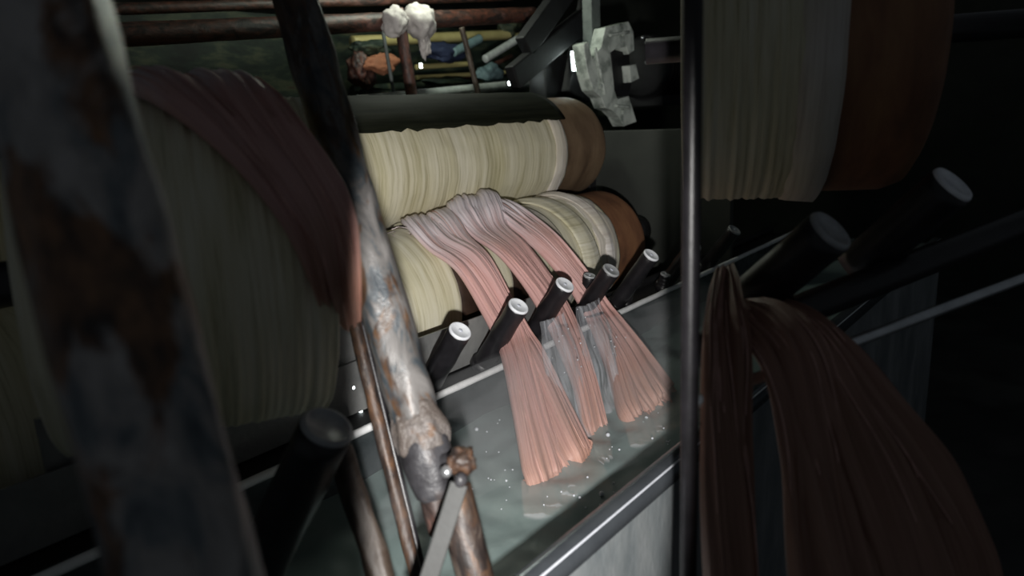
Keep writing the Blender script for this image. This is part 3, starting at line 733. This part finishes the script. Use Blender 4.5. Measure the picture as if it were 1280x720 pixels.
# ------------------------------------------------------------------ left: near pipe and near roller
np_ = empty('standpipe', pt(235, 720, 0.45), 'very near thick peeling pipe in the dim left of the view', 'pipe')
pipe('pipe_body', pt(235, 720, 0.45)+(pt(235,720,0.45)-pt(12,-130,0.47)).normalized()*1.22, pt(12, -130, 0.47), 0.043, M['nearpipe'], np_, amp=0.004, nf=14, seed=21, seg=64, n=160)
na, nb = pt(110, 345, 0.98), pt(378, 320, 1.10)
nr = empty('yarn_roller', na, 'near cream roller in the dim left behind the very near pipe', 'roller')
mx, L = axis_matrix(na, nb); off = Matrix.Translation(-nr.location)
NR = 0.235
prof = [(-0.05, 0.03), (-0.05, NR*0.96)] + [(-0.045+(L+0.045)*i/120, NR + 0.004*noise.noise(Vector((i*0.3, 2, 0)))) for i in range(121)] + [(L+0.004, NR*0.95)]
build('yarn_wrap', lathe(prof, 96, 0.003, 8, 5), M['yarn2'], nr, off @ mx)
build('axle', lathe([(-0.16, 0.03), (L+0.09, 0.03)], 24), M['black'], nr, off @ mx)
# pink hank over its right end
axd = (nb-na).normalized(); cen = nb - axd*0.06
fw = (CAM-cen); fw = (fw - axd*fw.dot(axd)).normalized(); upv = fw.cross(axd); upv = upv if upv.z > 0 else -upv
def around(f, deg, lift=0.012):
    c = na + (nb-na)*f
    return c + (fw*math.cos(R(deg)) + upv*math.sin(R(deg)))*(NR+lift)
pts = []
for f, dg, w_ in ((0.50, 120, 0.15), (0.50, 92, 0.17), (0.60, 68, 0.17), (0.73, 46, 0.15), (0.85, 27, 0.12), (0.95, 10, 0.085), (0.99, -8, 0.05)):
    v = around(f, dg); pts.append((v.x, v.y, v.z, w_, 0.034))
v = na + (nb-na)*1.06 + (fw*math.cos(R(-30)) + upv*math.sin(R(-30)))*NR*0.75; pts.append((v.x, v.y, v.z, 0.04, 0.03))
hank('pink hank over the near roller in the dim left', pts, M['pink2'], axd, 31, nfold=8, strands=20)
# near peg bottom left
def npeg(px, py, dcap, r, direc, L_, lab, capm, grp):
    a = pt(px, py, dcap); d = direc.normalized(); b = a + d*L_
    root = empty('guide_peg', b, lab, 'peg', grp); mx, L = axis_matrix(b, a); mx = Matrix.Translation(-b) @ mx
    build('rod', lathe(densify([(0, r), (L, r*0.97)], 10), 36, 0.001, 20, px), M['black'], root, mx)
    build('end_cap', lathe([(L-0.004, r*0.95), (L+0.003, r*0.95), (L+0.007, r*0.88), (L+0.007, r*0.78), (L+0.004, r*0.74), (L+0.004, 0.002)], 36), capm, root, mx)
lowerleft = (pt(345, 700, 0.95)-pt(428, 532, 0.86))
npeg(408, 536, 0.86, 0.034, lowerleft, 0.30, 'large near peg below the near roller in the dim left', M['capd'], None)

# ------------------------------------------------------------------ right: near drying rack with roller, bar, pegs and hanks
rk = empty('hank_rack', at_d(862, 640, 0.95), 'dark iron rack in the dim right holding a roller, pegs and hanks', 'rack')
post_t, post_b = at_d(858, 100, 1.02), at_d(858, 100, 1.02)
bx, by = post_t.x, post_t.y
rka = at_d(862, 505, 0.90); rkb = at_d(1300, 340, 1.18)
rk.location = (rka.x, rka.y, 0)
pipe('crossbar', rka, rkb, 0.0085, M['bright'], rk, seg=20)
pipe('upright', Vector((rka.x, rka.y, 0)), Vector((rka.x, rka.y, H+0.62)), 0.011, M['black'], rk, seg=20)
e2 = rkb + (rkb-rka).normalized()*0.15
pipe('upright', Vector((e2.x, e2.y, 0)), Vector((e2.x, e2.y, H+0.62)), 0.011, M['black'], rk, seg=20)
pega, pegb = at_d(868, 440, 0.98), at_d(1300, 270, 1.27)
pipe('crossbar', pega, pegb, 0.024, M['black'], rk, seg=24)
ra, rb = at_d(868, 60, 1.36), at_d(1135, 40, 1.27)
r2 = empty('yarn_roller', ra, 'near cream roller with dark brown end in the dim right', 'roller')
mx, L = axis_matrix(ra, rb); off = Matrix.Translation(-r2.location); RR = 0.285
Lc = L*0.58
build('yarn_wrap', lathe([(-0.02, 0.03), (-0.02, RR*0.93)] + [(-0.018+(Lc)*i/60, RR + 0.005*noise.noise(Vector((i*0.35, 8, 0)))) for i in range(61)] + [(Lc, RR*0.95)], 96, 0.003, 8, 3), M['yarn2'], r2, off @ mx)
build('cloth_band', lathe([(Lc-0.06, RR*0.98), (Lc-0.05, RR+0.006), (Lc, RR+0.008), (Lc+0.008, RR*0.97)], 96, 0.006, 6, 3), M['band'], r2, off @ mx)
build('wooden_end', lathe([(Lc-0.01, RR*0.96)] + [(Lc+(L-0.04-Lc)*i/10, RR*0.96) for i in range(11)] + [(L-0.015, RR*0.93), (L, RR*0.84), (L, 0.03)], 96, 0.002, 6, 3), M['wood'], r2, off @ mx)
build('axle', lathe([(-0.09, 0.024), (L+0.25, 0.024)], 24), M['black'], r2, off @ mx)
for px, py, d, lab, cm in ((1036, 290, 0.98, 'dim near peg in the middle of the right rack', M['capd']), (1189, 232, 1.06, 'pale-capped near peg at the far right of the rack', M['cap'])):
    npeg(px, py, d, 0.035, (at_d(px-150, py+130, d+0.16)-at_d(px, py, d)), 0.19, lab, cm, 'pegs on the right rack')
bd = (rkb-rka).normalized()
def rh(path, lab, sd, mat, nf): hank(lab, path, mat, bd, sd, nfold=nf, strands=20)
def DP(px, py, d, w, t):
    v = at_d(px, py, d); return (v.x, v.y, v.z, w, t)
rh([DP(930, 390, 1.06, 0.10, 0.03), DP(970, 400, 0.98, 0.13, 0.035), DP(1010, 440, 0.92, 0.15, 0.04), DP(1050, 530, 0.90, 0.19, 0.045), DP(1085, 630, 0.88, 0.24, 0.05), DP(1120, 740, 0.86, 0.28, 0.05), DP(1150, 830, 0.85, 0.28, 0.04)],
   'broad salmon hank hanging from the right rack', 41, M['pink3'], 11)
rh([DP(905, 340, 1.05, 0.03, 0.02), DP(902, 370, 1.0, 0.04, 0.025), DP(902, 430, 0.93, 0.05, 0.03), DP(906, 520, 0.90, 0.06, 0.03), DP(914, 640, 0.88, 0.07, 0.035), DP(924, 800, 0.86, 0.07, 0.035)],
   'slim pink hank hanging at the inner end of the right rack', 47, M['pink3'], 6)

# ------------------------------------------------------------------ lights
w = bpy.data.worlds.new('world'); S.world = w; w.use_nodes = True
w.node_tree.nodes['Background'].inputs[0].default_value = (0.80, 0.9, 1.0, 1)
w.node_tree.nodes['Background'].inputs[1].default_value = 0.033
def light(kind, name, loc, power, col, **k):
    l = bpy.data.lights.new(name, kind); l.energy = power; l.color = col
    for a, b in k.items(): setattr(l, a, b)
    o = bpy.data.objects.new(name, l); C.objects.link(o); o.location = loc; return o
fspot = light('SPOT', 'front_spot', CAM + RW*0.035 - UW*0.15, 95, (1.0, 0.98, 0.95), spot_size=R(84), spot_blend=0.14, shadow_soft_size=0.018)  # front light added by the camera, cone squeezed to keep the sides dim
tdir = (at_d(640, 372, 2.0)-fspot.location).normalized()
zb = -tdir; xb = (RW - zb*RW.dot(zb)).normalized(); yb = zb.cross(xb)
fspot.matrix_world = Matrix.Translation(fspot.location) @ Matrix((xb, yb, zb)).transposed().to_4x4() @ Matrix.Diagonal((0.262, 1, 1, 1))
light('POINT', 'clutter_fill', (x_on(530, 2.2, 0.5), 2.15, H+0.75), 11.0, (0.92, 1.0, 0.85), shadow_soft_size=0.12)  # unseen fill light added to brighten the background clutter

# ------------------------------------------------------------------ camera
cd = bpy.data.cameras.new('camera'); cam = bpy.data.objects.new('camera', cd); C.objects.link(cam)
cd.sensor_width = 36; cd.lens = F/1280*36; cd.clip_start = 0.02
cam.matrix_world = Matrix.Translation(CAM) @ Matrix((RW, UW, BW)).transposed().to_4x4()
cd.dof.use_dof = True; cd.dof.focus_distance = 1.75; cd.dof.aperture_fstop = 2.8
S.camera = cam
S.view_settings.view_transform = 'Standard'; S.view_settings.look = 'None'
S.view_settings.exposure = 0.4; S.view_settings.gamma = 1.0; S.view_settings.use_curve_mapping = False
